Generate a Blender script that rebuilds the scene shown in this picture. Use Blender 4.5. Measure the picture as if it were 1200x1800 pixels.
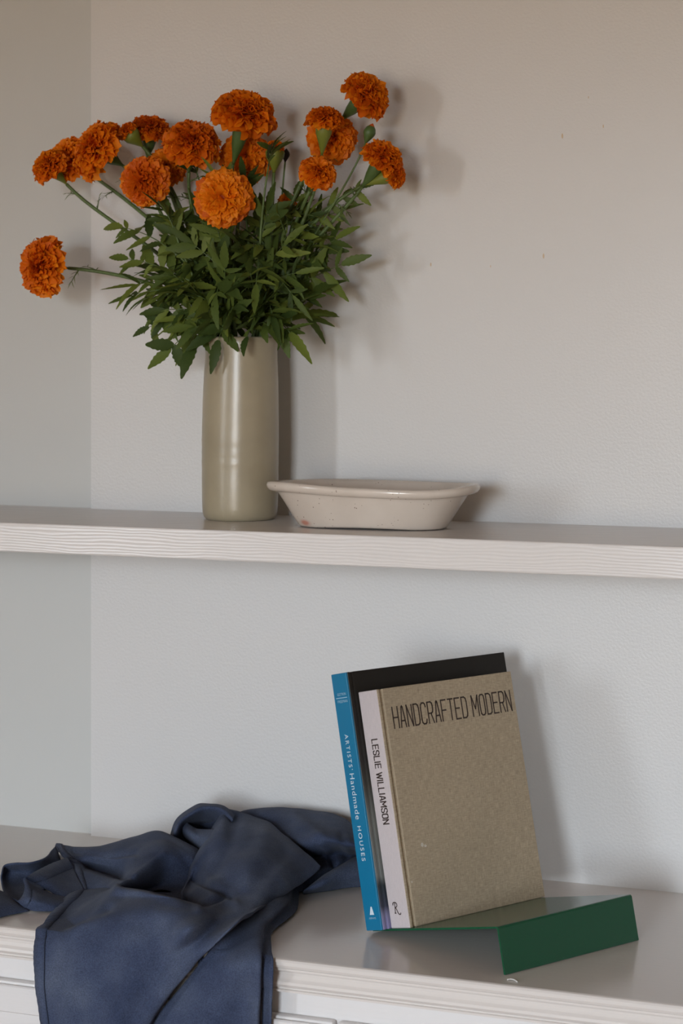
import bpy, bmesh, math, random
from mathutils import Vector, Matrix, noise
random.seed(7)
PI = math.pi
scene = bpy.context.scene
C = scene.collection
for o in list(bpy.data.objects): bpy.data.objects.remove(o)

# ------------------------------------------------------------------ camera
F, Y0, YAW, D = 3747.8, 601.9, math.radians(21.77), 2.5334       # focal length and horizon in pixels of a 1200x1800 frame
ZC, H_SHELF, H_COUNTER = 0.90, .2232, .6624
D_SHELF, T_SHELF, D_COUNTER = .2342, .0362, .4275
CAMZ = ZC + H_COUNTER
ZS = CAMZ - H_SHELF
CAM = Vector((D*math.tan(YAW), -D, CAMZ))
FW = Vector((-math.sin(YAW), math.cos(YAW), 0)); RT = Vector((math.cos(YAW), math.sin(YAW), 0)); UP = Vector((0, 0, 1))
cd = bpy.data.cameras.new('camera'); cam = bpy.data.objects.new('camera', cd); C.objects.link(cam)
cam.location = CAM; cam.rotation_euler = (PI/2, 0, YAW)
cd.sensor_fit = 'AUTO'; cd.sensor_width = 36; cd.lens = F/1800*36
cd.shift_y = -(900-Y0)/1800
cd.dof.use_dof = True; cd.dof.focus_distance = 2.50; cd.dof.aperture_fstop = 8
cd.clip_start = .05
scene.camera = cam

# ------------------------------------------------------------------ light
w = bpy.data.worlds.new('world'); scene.world = w; w.use_nodes = True
wn = w.node_tree.nodes; wl = w.node_tree.links                     # overcast sky above the horizon, dim warm ground below it
tcw = wn.new('ShaderNodeTexCoord'); sxw = wn.new('ShaderNodeSeparateXYZ'); rpw = wn.new('ShaderNodeValToRGB'); mpw = wn.new('ShaderNodeMapRange')
wl.new(tcw.outputs['Generated'], sxw.inputs[0]); wl.new(sxw.outputs['Z'], mpw.inputs['Value'])
mpw.inputs['From Min'].default_value = -.2; mpw.inputs['From Max'].default_value = .2
wl.new(mpw.outputs[0], rpw.inputs['Fac']); wl.new(rpw.outputs['Color'], wn['Background'].inputs['Color'])
el = rpw.color_ramp.elements; el[0].position = .42; el[0].color = (.34, .28, .21, 1); el[1].position = .56; el[1].color = (.845, .945, 1.05, 1)
wn['Background'].inputs['Strength'].default_value = 28
def portal(name, loc, rot, sx, sy):
    l = bpy.data.lights.new(name, 'AREA'); l.shape = 'RECTANGLE'; l.size = sx; l.size_y = sy; l.cycles.is_portal = True
    o = bpy.data.objects.new(name, l); C.objects.link(o); o.location = loc; o.rotation_euler = rot
    return o
RX0, RX1, RY0, RZ1 = -1.95, 2.7, -4.2, 2.55          # room extents
WIN = (-.05, .75, .80, 2.12)                         # front window: x0, x1, z0, z1
WIN2 = (-3.75, -3.15, 1.00, 2.30)                     # left window: y0, y1, z0, z1
portal('daylight_front_window', ((WIN[0]+WIN[1])/2, RY0-.03, (WIN[2]+WIN[3])/2), (PI/2, 0, 0), WIN[1]-WIN[0], WIN[3]-WIN[2])
portal('daylight_left_window', (RX0-.03, (WIN2[0]+WIN2[1])/2, (WIN2[2]+WIN2[3])/2), (PI/2, 0, -PI/2), WIN2[1]-WIN2[0], WIN2[3]-WIN2[2])
vs = scene.view_settings
vs.view_transform = 'Standard'; vs.look = 'None'; vs.gamma = 1; vs.use_curve_mapping = False
vs.exposure = 0.34

# ------------------------------------------------------------------ pixel helpers
def ray(px, py): return FW + RT*((px-600)/F) + UP*((Y0-py)/F)
def at_d(px, py, d):                     # where the ray meets the plane at distance d from the back wall
    r = ray(px, py); return CAM + r*((D-d)/r.y)
def at_h(px, py, h, base=ZC):            # where it meets the horizontal plane h above a base
    r = ray(px, py); return CAM + r*((base+h-CAMZ)/r.z)

# ------------------------------------------------------------------ mesh helpers
def link(name, me, mat=None, parent=None, smooth=False):
    o = bpy.data.objects.new(name, me); C.objects.link(o)
    if mat and not me.materials: me.materials.append(mat)
    if parent: o.parent = parent
    if smooth:
        for p in me.polygons: p.use_smooth = True
    return o
def mesh(name, v, f, mat=None, parent=None, smooth=False):
    me = bpy.data.meshes.new(name); me.from_pydata([tuple(p) for p in v], [], f); me.update()
    return link(name, me, mat, parent, smooth)
def from_bm(name, bm, mat=None, parent=None, smooth=False):
    me = bpy.data.meshes.new(name); bm.normal_update(); bm.to_mesh(me); bm.free()
    return link(name, me, mat, parent, smooth)
def bm_box(bm, a, b, bev=0, seg=2):
    r = bmesh.ops.create_cube(bm, size=1)
    vs_ = r['verts']
    for v in vs_:
        v.co = Vector([(a[i]+b[i])/2 + v.co[i]*(b[i]-a[i]) for i in range(3)])
    if bev:
        es = list({e for v in vs_ for e in v.link_edges})
        bmesh.ops.bevel(bm, geom=es, offset=bev, segments=seg, affect='EDGES', profile=.5)
def box(name, a, b, mat, parent=None, bev=0, seg=2):
    bm = bmesh.new(); bm_box(bm, a, b, bev, seg); return from_bm(name, bm, mat, parent)
def empty(name, loc=(0, 0, 0)):
    o = bpy.data.objects.new(name, None); C.objects.link(o); o.location = loc; o.empty_display_size = .02; return o
def tag(o, label=None, cat=None, group=None, kind=None):
    if label: o['label'] = label
    if cat: o['category'] = cat
    if group: o['group'] = group
    if kind: o['kind'] = kind
    return o
def tube_mesh(name, pts, rad, n=8, cap=True):
    v, f = [], []
    m = len(pts); prev = None
    for i, p in enumerate(pts):
        t = (pts[min(i+1, m-1)] - pts[max(i-1, 0)]).normalized()
        if prev is None: a = t.orthogonal().normalized()
        else: a = (prev - t*prev.dot(t)).normalized()
        prev = a; b = t.cross(a); r = rad[i] if isinstance(rad, (list, tuple)) else rad
        for k in range(n):
            q = 2*PI*k/n; v.append(p + (a*math.cos(q) + b*math.sin(q))*r)
    for i in range(m-1):
        for k in range(n):
            f.append((i*n+k, i*n+(k+1) % n, (i+1)*n+(k+1) % n, (i+1)*n+k))
    if cap: f.append(tuple(reversed(range(n)))); f.append(tuple(range((m-1)*n, m*n)))
    me = bpy.data.meshes.new(name); me.from_pydata([tuple(p) for p in v], [], f); me.update()
    for p in me.polygons: p.use_smooth = True
    return me
def catmull(p, t):                        # p: list of Vectors, t in 0..len-1
    n = len(p)-1; i = min(int(t), n-1); u = t-i
    p1, p2 = p[i], p[i+1]
    p0 = p[i-1] if i > 0 else p1*2-p2
    p3 = p[i+2] if i+2 <= n else p2*2-p1
    return .5*((2*p1) + (p2-p0)*u + (2*p0-5*p1+4*p2-p3)*u*u + (3*p1-p0-3*p2+p3)*u**3)

# ------------------------------------------------------------------ materials
def mat(name, col, rough=.5, spec=.5):
    m = bpy.data.materials.new(name); m.use_nodes = True
    b = m.node_tree.nodes['Principled BSDF']
    b.inputs['Base Color'].default_value = (*col, 1); b.inputs['Roughness'].default_value = rough
    b.inputs['Specular IOR Level'].default_value = spec
    return m
def nd(m, typ, **kw):
    n = m.node_tree.nodes.new(typ)
    for k, v in kw.items():
        if k in n.inputs: n.inputs[k].default_value = v
        else: setattr(n, k, v)
    return n
def lk(m, a, ai, b, bi): m.node_tree.links.new(a.outputs[ai], b.inputs[bi])
def bsdf(m): return m.node_tree.nodes['Principled BSDF']
def coords(m, scale=(1, 1, 1), out='Object', rot=(0, 0, 0)):
    t = nd(m, 'ShaderNodeTexCoord'); mp = nd(m, 'ShaderNodeMapping'); mp.inputs['Scale'].default_value = scale; mp.inputs['Rotation'].default_value = rot
    lk(m, t, out, mp, 'Vector'); return mp
def ramp(m, src, out, stops):
    r = nd(m, 'ShaderNodeValToRGB'); el = r.color_ramp.elements
    while len(el) < len(stops): el.new(.5)
    for e, (p, c) in zip(el, stops): e.position = p; e.color = (*c, 1) if len(c) == 3 else c
    lk(m, src, out, r, 'Fac'); return r
def bump(m, src, out, strength, dist, prev=None):
    b = nd(m, 'ShaderNodeBump'); b.inputs['Strength'].default_value = strength; b.inputs['Distance'].default_value = dist
    lk(m, src, out, b, 'Height')
    if prev: lk(m, prev, 'Normal', b, 'Normal')
    lk(m, b, 'Normal', bsdf(m), 'Normal'); return b
def vary(m, scale, col, amount, vec=None, detail=4):
    n = nd(m, 'ShaderNodeTexNoise', Scale=scale, Detail=detail)
    if vec: lk(m, vec, 'Vector', n, 'Vector')
    c1 = tuple(max(0, c*(1-amount)) for c in col); c2 = tuple(min(1, c*(1+amount)) for c in col)
    r = ramp(m, n, 'Fac', [(.3, c1), (.7, c2)]); lk(m, r, 'Color', bsdf(m), 'Base Color'); return n

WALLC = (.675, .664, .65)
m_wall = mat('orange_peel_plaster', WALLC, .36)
cw = coords(m_wall)
n1 = nd(m_wall, 'ShaderNodeTexNoise', Scale=300, Detail=2); lk(m_wall, cw, 'Vector', n1, 'Vector')
n2 = nd(m_wall, 'ShaderNodeTexNoise', Scale=7, Detail=2); lk(m_wall, cw, 'Vector', n2, 'Vector')
b1 = bump(m_wall, n2, 'Fac', .05, .01); bump(m_wall, n1, 'Fac', .24, .0012, b1)
m_panel = mat('smooth_grey_wall', (.585, .588, .568), .5)  # recessed wall strip: smoother and slightly darker grey than the main plaster
m_white = mat('white_semi_gloss_paint', (.70, .675, .66), .3)
cp = coords(m_white, (6, 60, 60)); npn = nd(m_white, 'ShaderNodeTexNoise', Scale=4, Detail=5); lk(m_white, cp, 'Vector', npn, 'Vector')
bump(m_white, npn, 'Fac', .12, .002)
# painted board with raised wood grain
m_grain = mat('white_paint_over_wood_grain', (.71, .675, .65), .26, .6)
cg = coords(m_grain, (1, 1, 1))
wv = nd(m_grain, 'ShaderNodeTexWave', Scale=38, Distortion=14, Detail=3); wv.inputs['Detail Scale'].default_value = .35; wv.bands_direction = 'Z'
cg.inputs['Scale'].default_value = (.5, 1, 2.2)
lk(m_grain, cg, 'Vector', wv, 'Vector'); bump(m_grain, wv, 'Fac', .2, .0008)
m_room = mat('room_paint', (.62, .56, .49), .8)
m_ceil = mat('ceiling_paint', (.36, .27, .19), .9)
m_floor = mat('warm_wood_floor', (.27, .16, .09), .5)
cf = coords(m_floor, (1, 12, 1)); vary(m_floor, 3, (.27, .16, .09), .35, cf)
m_mark = mat('tan_scuff', (.62, .48, .32), .6)

# ------------------------------------------------------------------ the setting
def struct(o): o['kind'] = 'structure'; return o
STEP = at_d(160, 700, 0).x
struct(box('wall_back', (STEP, 0, 0), (RX1, .12, RZ1), m_wall))
bpy.data.objects['wall_back'].data.name = 'wall_back'
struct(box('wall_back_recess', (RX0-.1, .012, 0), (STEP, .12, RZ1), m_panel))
struct(box('floor', (RX0-.1, RY0-.1, -.06), (RX1+.1, .12, 0), m_floor))
struct(box('ceiling', (RX0-.1, RY0-.1, RZ1), (RX1+.1, .12, RZ1+.06), m_ceil))
struct(box('wall_right', (RX1, RY0, 0), (RX1+.1, 0, RZ1), m_room))
def wall_with_hole(name, axis, at, thick, a0, a1, hole):
    bm = bmesh.new(); h0, h1, z0, z1 = hole
    for (p, q, r, s) in ((a0, h0, 0, RZ1), (h1, a1, 0, RZ1), (h0, h1, 0, z0), (h0, h1, z1, RZ1)):
        if axis == 'x': bm_box(bm, (p, at-thick, r), (q, at, s))
        else: bm_box(bm, (at-thick, p, r), (at, q, s))
    return struct(from_bm(name, bm, m_room))
wall_with_hole('wall_front', 'x', RY0, .1, RX0-.1, RX1+.1, WIN)
wall_with_hole('wall_left', 'y', RX0, .1, RY0, .012, WIN2)
def win_frame(name, axis, at, hole):
    h0, h1, z0, z1 = hole; bm = bmesh.new(); fw = .05
    for (p, q, r, s) in ((h0, h0+fw, z0, z1), (h1-fw, h1, z0, z1), (h0+fw, h1-fw, z0, z0+fw), (h0+fw, h1-fw, z1-fw, z1)):
        if axis == 'x': bm_box(bm, (p, at+.002, r), (q, at+.03, s))
        else: bm_box(bm, (at+.002, p, r), (at+.03, q, s))
    struct(from_bm(name, bm, m_white))
win_frame('window_1', 'x', RY0, WIN); win_frame('window_2', 'y', RX0, WIN2)
# scuffs on the plaster
wallo = bpy.data.objects['wall_back']
for (x, y, hh) in ((988, 239, 9), (1060, 222, 6), (757, 465, 7), (955, 450, 9), (862, 468, 4), (1034, 171, 4)):
    p = at_d(x, y, 0); r = hh/F*2.7/2
    v = [(p.x+math.cos(k*PI/5)*r*.32, -.0004, p.z+math.sin(k*PI/5)*r) for k in range(10)] + [(p.x+math.cos(k*PI/5)*r*.32, .001, p.z+math.sin(k*PI/5)*r) for k in range(10)]
    fcs = [tuple(range(10))] + [(k, k+10, (k+1) % 10+10, (k+1) % 10) for k in range(10)]
    mesh('scuff', v, fcs, m_mark, wallo)

# ------------------------------------------------------------------ shelf
sh = empty('wall_shelf', (0, -D_SHELF/2, ZS-T_SHELF))
def child_world(o, root): o.parent = root; o.matrix_parent_inverse = Matrix.Translation(-root.location); return o
bm = bmesh.new(); bm_box(bm, (RX0, -D_SHELF, ZS-T_SHELF), (2.2, 0, ZS), .0018, 2)
child_world(from_bm('board', bm, m_grain), sh)
bm = bmesh.new(); bm_box(bm, (RX0, .0, ZS-T_SHELF), (STEP, .012, ZS))
child_world(from_bm('back_strip', bm, m_grain), sh)
tag(sh, 'long white painted wooden shelf with visible grain, under the vase and dish', 'shelf')

# ------------------------------------------------------------------ worktop and cabinet
CX0, CX1 = RX0, 2.2
prof = [(0, 0), (.0025, -.0008), (.0040, -.003), (.0042, -.0065), (.0030, -.0095), (.0005, -.0108), (.0005, -.0128),
        (-.0030, -.0132), (-.0048, -.0160), (-.0050, -.019), (-.0035, -.0225), (-.0010, -.0255), (-.0005, -.0285), (-.0025, -.0315), (-.0065, -.0330),
        (-.0065, -.0345), (-.0045, -.0352), (-.0045, -.0375), (-.0085, -.0385), (-.0120, -.0390)]
v, f = [], []
loop = [(-D_COUNTER-a, ZC+b) for a, b in prof] + [(0.0, ZC-.039), (0.0, ZC)]
for x in (CX0, CX1): v += [(x, y, z) for y, z in loop]
n = len(loop)
for i in range(n): f.append((i, (i+1) % n, n+(i+1) % n, n+i))
f.append(tuple(reversed(range(n)))); f.append(tuple(range(n, 2*n)))
m_top = mat('white_gloss_worktop_paint', (.66, .61, .57), .19)
ct = coords(m_top, (3, 40, 40)); nt = nd(m_top, 'ShaderNodeTexNoise', Scale=5, Detail=5); lk(m_top, ct, 'Vector', nt, 'Vector'); bump(m_top, nt, 'Fac', .07, .0015)
wt = empty('worktop', (0, -D_COUNTER/2, ZC-.039))
o = mesh('slab', v, f, m_top); child_world(o, wt)
bm = bmesh.new(); bm.from_mesh(o.data); bmesh.ops.recalc_face_normals(bm, faces=bm.faces); bm.to_mesh(o.data); bm.free()
o = box('back_strip', (CX0, 0, ZC-.039), (STEP, .012, ZC), m_top); child_world(o, wt)
tag(wt, 'white glossy painted worktop with moulded front edge, under the books and cloth', 'worktop')
cab = empty('base_cabinet', (0, -.2, 0))
fy = -(D_COUNTER-.014)
child_world(box('body', (CX0, fy, .0), (CX1, -.002, ZC-.0395), m_white), cab)
gap_x = at_d(587, 1790, D_COUNTER).x
left_edge = at_d(-120, 1740, D_COUNTER).x
for (xa, xb) in ((gap_x-.62, gap_x-.002), (gap_x+.002, gap_x+.62), (gap_x-1.244, gap_x-.624), (gap_x+.624, gap_x+1.1)):
    xa = max(xa, CX0+.01)
    zt = ZC-.0625
    bm = bmesh.new(); bm_box(bm, (xa, fy-.012, zt-.19), (xb, fy, zt), .003, 2)
    dr = from_bm('drawer', bm, m_white); child_world(dr, cab)
    bm = bmesh.new()
    for (p, q, r, s) in ((xa+.003, xb-.003, zt-.034, zt-.003), (xa+.003, xb-.003, zt-.187, zt-.156), (xa+.003, xa+.034, zt-.156, zt-.034), (xb-.034, xb-.003, zt-.156, zt-.034)):
        bm_box(bm, (p, fy-.018, r), (q, fy-.011, s), .0015, 1)
    fr = from_bm('drawer_frame', bm, m_white); fr.parent = dr
tag(cab, 'white painted cabinet with framed drawer fronts beneath the worktop', 'cabinet')

# ------------------------------------------------------------------ vase
m_vase = mat('beige_satin_glaze', (.36, .31, .21), .30, .7)
cv = coords(m_vase)
vary(m_vase, 14, (.37, .315, .215), .10, cv)
nv = nd(m_vase, 'ShaderNodeTexNoise', Scale=260, Detail=2); lk(m_vase, cv, 'Vector', nv, 'Vector')
bump(m_vase, nv, 'Fac', .12, .0006)
VB = at_h(421, 912, 0, ZS); VC = Vector((at_d(421.5, 905, .077).x, -.077, ZS))
VH = .2305
def circ_lathe(name, prof_, center_f, n, material, parent, wob=0):
    v, f = [], []
    for j, (r, z) in enumerate(prof_):
        cx, cy = center_f(z)
        for k in range(n):
            a = 2*PI*k/n; rr = r*(1 + wob*math.sin(2*a+1+z*9) + wob*.6*math.sin(3*a+z*23))
            v.append((cx+rr*math.cos(a), cy+rr*math.sin(a), z))
    for j in range(len(prof_)-1):
        for k in range(n): f.append((j*n+k, j*n+(k+1) % n, (j+1)*n+(k+1) % n, (j+1)*n+k))
    f.append(tuple(reversed(range(n)))); f.append(tuple(range((len(prof_)-1)*n, len(prof_)*n)))
    return mesh(name, v, f, material, parent, True)
outer = [(.0415, 0), (.0437, .0012), (.0458, .0045), (.0470, .009), (.0476, .018), (.0480, .035), (.0483, .055), (.0482, .064), (.0484, .069), (.0486, .073), (.04835, .077), (.0484, .081), (.0486, .086), (.0484, .090), (.0485, .095), (.0487, .100), (.0485, .105), (.0484, .12), (.0480, .15), (.0473, .175), (.0467, .19), (.0459, .203), (.0456, .213), (.0457, .222), (.0454, .2285), (.0444, .2305), (.0432, .2295)]
inner = [(.0425, .225), (.0425, .20), (.044, .15), (.044, .03), (.040, .006), (.02, .005)]
va = empty('vase', VC)
circ_lathe('body', outer+inner, lambda z: (.0025*(z/.23)**1.5, 0), 72, m_vase, va, .006)
tag(va, 'tall beige stoneware cylinder vase holding orange marigolds on the shelf', 'vase')

# ------------------------------------------------------------------ dish
m_dish = mat('speckled_cream_glaze', (.52, .45, .39), .16, .6)
cdm = coords(m_dish)
nb = nd(m_dish, 'ShaderNodeTexNoise', Scale=9, Detail=5); lk(m_dish, cdm, 'Vector', nb, 'Vector')
rb = ramp(m_dish, nb, 'Fac', [(.3, (.56, .485, .415)), (.7, (.70, .625, .55))])
vo = nd(m_dish, 'ShaderNodeTexVoronoi', Scale=190); lk(m_dish, cdm, 'Vector', vo, 'Vector')
rs = ramp(m_dish, vo, 'Distance', [(.09, (.24, .17, .13)), (.17, (1, 1, 1))])
nsel = nd(m_dish, 'ShaderNodeTexNoise', Scale=60, Detail=1); lk(m_dish, cdm, 'Vector', nsel, 'Vector')
rsel = ramp(m_dish, nsel, 'Fac', [(.50, (0, 0, 0)), (.56, (.9, .9, .9))])
mx = nd(m_dish, 'ShaderNodeMixRGB', blend_type='MULTIPLY'); lk(m_dish, rsel, 'Color', mx, 'Fac'); lk(m_dish, rb, 'Color', mx, 'Color1'); lk(m_dish, rs, 'Color', mx, 'Color2')
# bare pink clay patch near the foot
DROT = math.radians(5)
DC = Vector((at_d(655, 925, .128).x, -.128, ZS))
pk = nd(m_dish, 'ShaderNodeVectorMath', operation='DISTANCE'); cpk = coords(m_dish, (1, 1, 2.0)); lk(m_dish, cpk, 'Vector', pk, 0)
pk.inputs[1].default_value = (-.0745, -.0335, .013)
rpk = ramp(m_dish, pk, 'Value', [(.0055, (1, 1, 1)), (.009, (0, 0, 0))])
mx2 = nd(m_dish, 'ShaderNodeMixRGB'); mx2.inputs['Color2'].default_value = (.50, .23, .17, 1)
lk(m_dish, rpk, 'Color', mx2, 'Fac'); lk(m_dish, mx, 'Color', mx2, 'Color1'); lk(m_dish, mx2, 'Color', bsdf(m_dish), 'Base Color')
nv2 = nd(m_dish, 'ShaderNodeTexNoise', Scale=170, Detail=3); lk(m_dish, cdm, 'Vector', nv2, 'Vector'); bump(m_dish, nv2, 'Fac', .15, .0008)
dp = [(.0855, .040, .0015), (.0895, .043, .001), (.0915, .0445, .003), (.098, .050, .013), (.107, .0555, .027), (.1145, .060, .038), (.1165, .0615, .0405), (.1175, .0622, .0412), (.1215, .0650, .0415), (.1265, .0685, .0430), (.1293, .0702, .0460), (.1300, .0707, .0492), (.1290, .0700, .0520), (.1262, .0676, .0532), (.1215, .0635, .0528), (.1175, .0605, .0500), (.111, .055, .038), (.100, .047, .018), (.088, .038, .0095), (.06, .025, .0085), (.02, .009, .0085)]
nn = 96; v, f = [], []
for j, (a, b, z) in enumerate(dp):
    for k in range(nn):
        t = 2*PI*k/nn; e = 2/2.7
        c, s = math.cos(t), math.sin(t)
        x = a*math.copysign(abs(c)**e, c); y = b*math.copysign(abs(s)**e, s)
        lift = (z/.053)
        zz = z + lift*(.0014*math.sin(2*t+.6)+.0012*math.sin(3*t+2) - .001*x/.13)
        if j <= 2: zz += .0014*max(0, 1-(x/.06)**2)*(1 if z < .004 else 0)     # foot arched in the middle
        v.append((x, y, zz))
for j in range(len(dp)-1):
    for k in range(nn): f.append((j*nn+k, j*nn+(k+1) % nn, (j+1)*nn+(k+1) % nn, (j+1)*nn+k))
f.append(tuple(reversed(range(nn)))); f.append(tuple(range((len(dp)-1)*nn, len(dp)*nn)))
dish = mesh('serving_dish', v, f, m_dish, None, True); dish.location = DC; dish.rotation_euler.z = DROT
tag(dish, 'oblong cream stoneware dish with speckles and thick rolled rim on the shelf', 'dish')

# ------------------------------------------------------------------ bookend
PHI = math.radians(39.603)
e1 = RT*math.cos(PHI) + FW*math.sin(PHI); bk = -RT*math.sin(PHI) + FW*math.cos(PHI)
FH, BW, LP = .0496, .2049, .2085
SL = math.atan((FH-.0026)/LP)
e2 = bk*math.cos(SL) - UP*math.sin(SL); e3 = bk*math.sin(SL) + UP*math.cos(SL)
P1 = CAM + RT*.1713 + FW*2.2306; P1.z = ZC+.0006
A0 = P1 + e3*FH
m_green = mat('green_powder_coat', (.006, .075, .032), .20, .35)
ng = nd(m_green, 'ShaderNodeTexNoise', Scale=900, Detail=1); cgm = coords(m_green); lk(m_green, cgm, 'Vector', ng, 'Vector'); bump(m_green, ng, 'Fac', .05, .0003)
Mb = Matrix((( e1.x, e2.x, e3.x, A0.x), (e1.y, e2.y, e3.y, A0.y), (e1.z, e2.z, e3.z, A0.z), (0, 0, 0, 1)))   # x along the fold, y down the plate, z off the plate
be = empty('bookend'); be.matrix_world = Mb
TH = .0022
def plate(name, path, w, bev=.0):          # sheet metal: path of (y, z) with thickness on the inner side
    v, f = [], []
    n = len(path)
    for i, (y, z) in enumerate(path):
        a = Vector(path[max(i-1, 0)]); b = Vector(path[min(i+1, n-1)]); t = (b-a).normalized(); nr = Vector((-t.y, t.x))
        for x in (0, w):
            v.append((x, y, z)); v.append((x, y-nr.x*TH, z-nr.y*TH))
    for i in range(n-1):
        a = i*4; b = a+4
        f += [(a, b, b+2, a+2), (a+1, a+3, b+3, b+1), (a, a+1, b+1, b), (a+2, b+2, b+3, a+3)]
    f += [(0, 2, 3, 1), ((n-1)*4, (n-1)*4+1, (n-1)*4+3, (n-1)*4+2)]
    o = mesh(name, v, f, m_green, be)
    bm = bmesh.new(); bm.from_mesh(o.data); bmesh.ops.recalc_face_normals(bm, faces=bm.faces)
    bm.to_mesh(o.data); bm.free(); return o
r_ = .003
plate('front_flange', [(0, -FH), (0, -r_*1.4)], BW)
plate('support_plate', [(0, -r_*1.4)] + [(r_-r_*math.cos(q), -r_+r_*math.sin(q)) for q in [PI/12*k for k in range(0, 7)]] + [(LP-.0005, 0)], BW)
plate('back_plate', [(LP-.0005, 0), (LP-.0005, .20)], BW)
tag(be, 'folded green metal bookend with sloping plate carrying two books', 'bookend')

# ------------------------------------------------------------------ books
def text_mesh(txt, size, mat_, spacing=1.0, xs=1.0):
    cu = bpy.data.curves.new('lettering', 'FONT'); cu.body = txt; cu.size = size; cu.space_character = spacing
    cu.align_x = 'LEFT'; cu.extrude = 0
    o = bpy.data.objects.new('lettering', cu); C.objects.link(o)
    bpy.context.view_layer.update()
    me = bpy.data.meshes.new_from_object(o.evaluated_get(bpy.context.evaluated_depsgraph_get()))
    bpy.data.objects.remove(o); bpy.data.curves.remove(cu)
    me.materials.clear(); me.materials.append(mat_)
    for vv in me.vertices: vv.co.x *= xs
    return me
def fit(me, w=None, h=None):
    xs = [q.co.x for q in me.vertices]; ys = [q.co.y for q in me.vertices]
    x0, x1, y0, y1 = min(xs), max(xs), min(ys), max(ys)
    for q in me.vertices:
        q.co.x = (q.co.x-x0)*((w/(x1-x0)) if w else 1); q.co.y = (q.co.y-y0)*((h/(y1-y0)) if h else 1)
    return me
GL = {  # stroke letters on a 1 x 2 box
 'H': [[(0, 0), (0, 2)], [(1, 0), (1, 2)], [(0, 1), (1, 1)]],
 'A': [[(0, 0), (.38, 1.9), (.5, 2), (.62, 1.9), (1, 0)], [(.14, .6), (.86, .6)]],
 'N': [[(0, 0), (0, 2), (1, 0), (1, 2)]],
 'D': [[(0, 0), (0, 2), (.62, 2), (.9, 1.85), (1, 1.55), (1, .45), (.9, .15), (.62, 0), (0, 0)]],
 'C': [[(1, 1.6), (.9, 1.88), (.7, 2), (.3, 2), (.08, 1.85), (0, 1.55), (0, .45), (.08, .15), (.3, 0), (.7, 0), (.9, .12), (1, .4)]],
 'R': [[(0, 0), (0, 2), (.68, 2), (.92, 1.86), (1, 1.6), (1, 1.3), (.92, 1.05), (.68, .92), (0, .92)], [(.55, .92), (1, 0)]],
 'F': [[(0, 0), (0, 2), (.95, 2)], [(0, 1.02), (.85, 1.02)]],
 'T': [[(.5, 0), (.5, 2)], [(0, 2), (1, 2)]],
 'E': [[(.95, 0), (0, 0), (0, 2), (.95, 2)], [(0, 1.02), (.85, 1.02)]],
 'M': [[(0, 0), (0, 2), (.62, .7), (1.25, 2), (1.25, 0)]],
 'O': [[(.3, 0), (.08, .15), (0, .45), (0, 1.55), (.08, 1.85), (.3, 2), (.7, 2), (.92, 1.85), (1, 1.55), (1, .45), (.92, .15), (.7, 0), (.3, 0)]],
 'L': [[(0, 2), (0, 0), (.9, 0)]],
 'S': [[(1, 1.6), (.9, 1.88), (.7, 2), (.3, 2), (.08, 1.85), (0, 1.55), (.1, 1.2), (.9, .8), (1, .45), (.92, .15), (.7, 0), (.3, 0), (.1, .12), (0, .4)]],
 'I': [[(0, 0), (0, 2)]],
 'W': [[(0, 2), (.38, 0), (.75, 1.7), (1.12, 0), (1.5, 2)]],
}
def stroke_mesh(txt, w, h, sw, mat_):
    adv = {'I': 0.10, 'M': 1.25, 'W': 1.5, ' ': .32}
    gap = .42; x = 0; lines = []
    for ch in txt:
        for pl in GL.get(ch, []): lines.append([(x+a, b) for a, b in pl])
        x += adv.get(ch, 1.0) + gap
    tot = x-gap; sx = w/tot; sy = h/2
    v, f = [], []
    for pl in lines:
        P = [Vector((a*sx, b*sy)) for a, b in pl]
        for p, q in zip(P, P[1:]):
            t = (q-p).normalized()*(sw*.42); nr = Vector((-t.y, t.x)).normalized()*(sw/2); k = len(v)
            v += [(*(p-t+nr), 0), (*(p-t-nr), 0), (*(q+t-nr), 0), (*(q+t+nr), 0)]; f.append((k, k+1, k+2, k+3))
    me = bpy.data.meshes.new('lettering'); me.from_pydata(v, [], f); me.update(); me.materials.append(mat_); return me

def linen(name, col, amt=.16):
    m = mat(name, col, .85, .25)
    c1 = coords(m, (120, 1100, 1150)); na = nd(m, 'ShaderNodeTexNoise', Scale=1, Detail=2); lk(m, c1, 'Vector', na, 'Vector')
    c2 = coords(m, (1150, 1100, 120)); nb_ = nd(m, 'ShaderNodeTexNoise', Scale=1, Detail=2); lk(m, c2, 'Vector', nb_, 'Vector')
    ad = nd(m, 'ShaderNodeMath', operation='ADD'); lk(m, na, 'Fac', ad, 0); lk(m, nb_, 'Fac', ad, 1)
    c3 = coords(m, (5, 5, 5)); nc = nd(m, 'ShaderNodeTexNoise', Scale=1, Detail=3); lk(m, c3, 'Vector', nc, 'Vector')
    ad2 = nd(m, 'ShaderNodeMath', operation='MULTIPLY_ADD'); lk(m, nc, 'Fac', ad2, 0); ad2.inputs[1].default_value = .5; lk(m, ad, 'Value', ad2, 2)
    mr = nd(m, 'ShaderNodeMapRange'); lk(m, ad2, 'Value', mr, 'Value'); mr.inputs['From Min'].default_value = .85; mr.inputs['From Max'].default_value = 1.65
    r = ramp(m, mr, 'Result', [(0, tuple(c*(1-amt*1.6) for c in col)), (1, tuple(c*(1+amt*1.4) for c in col))])
    lk(m, r, 'Color', bsdf(m), 'Base Color'); bump(m, ad, 'Value', .35, .0004); return m
m_linen = linen('beige_linen', (.43, .35, .245), .2); m_linsp = linen('pale_linen_spine', (.55, .49, .49), .07)
m_pages = mat('paper_pages', (.66, .62, .54), .9); cpg = coords(m_pages, (1, 900, 1)); vary(m_pages, 1, (.66, .62, .54), .15, cpg, 1)
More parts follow.
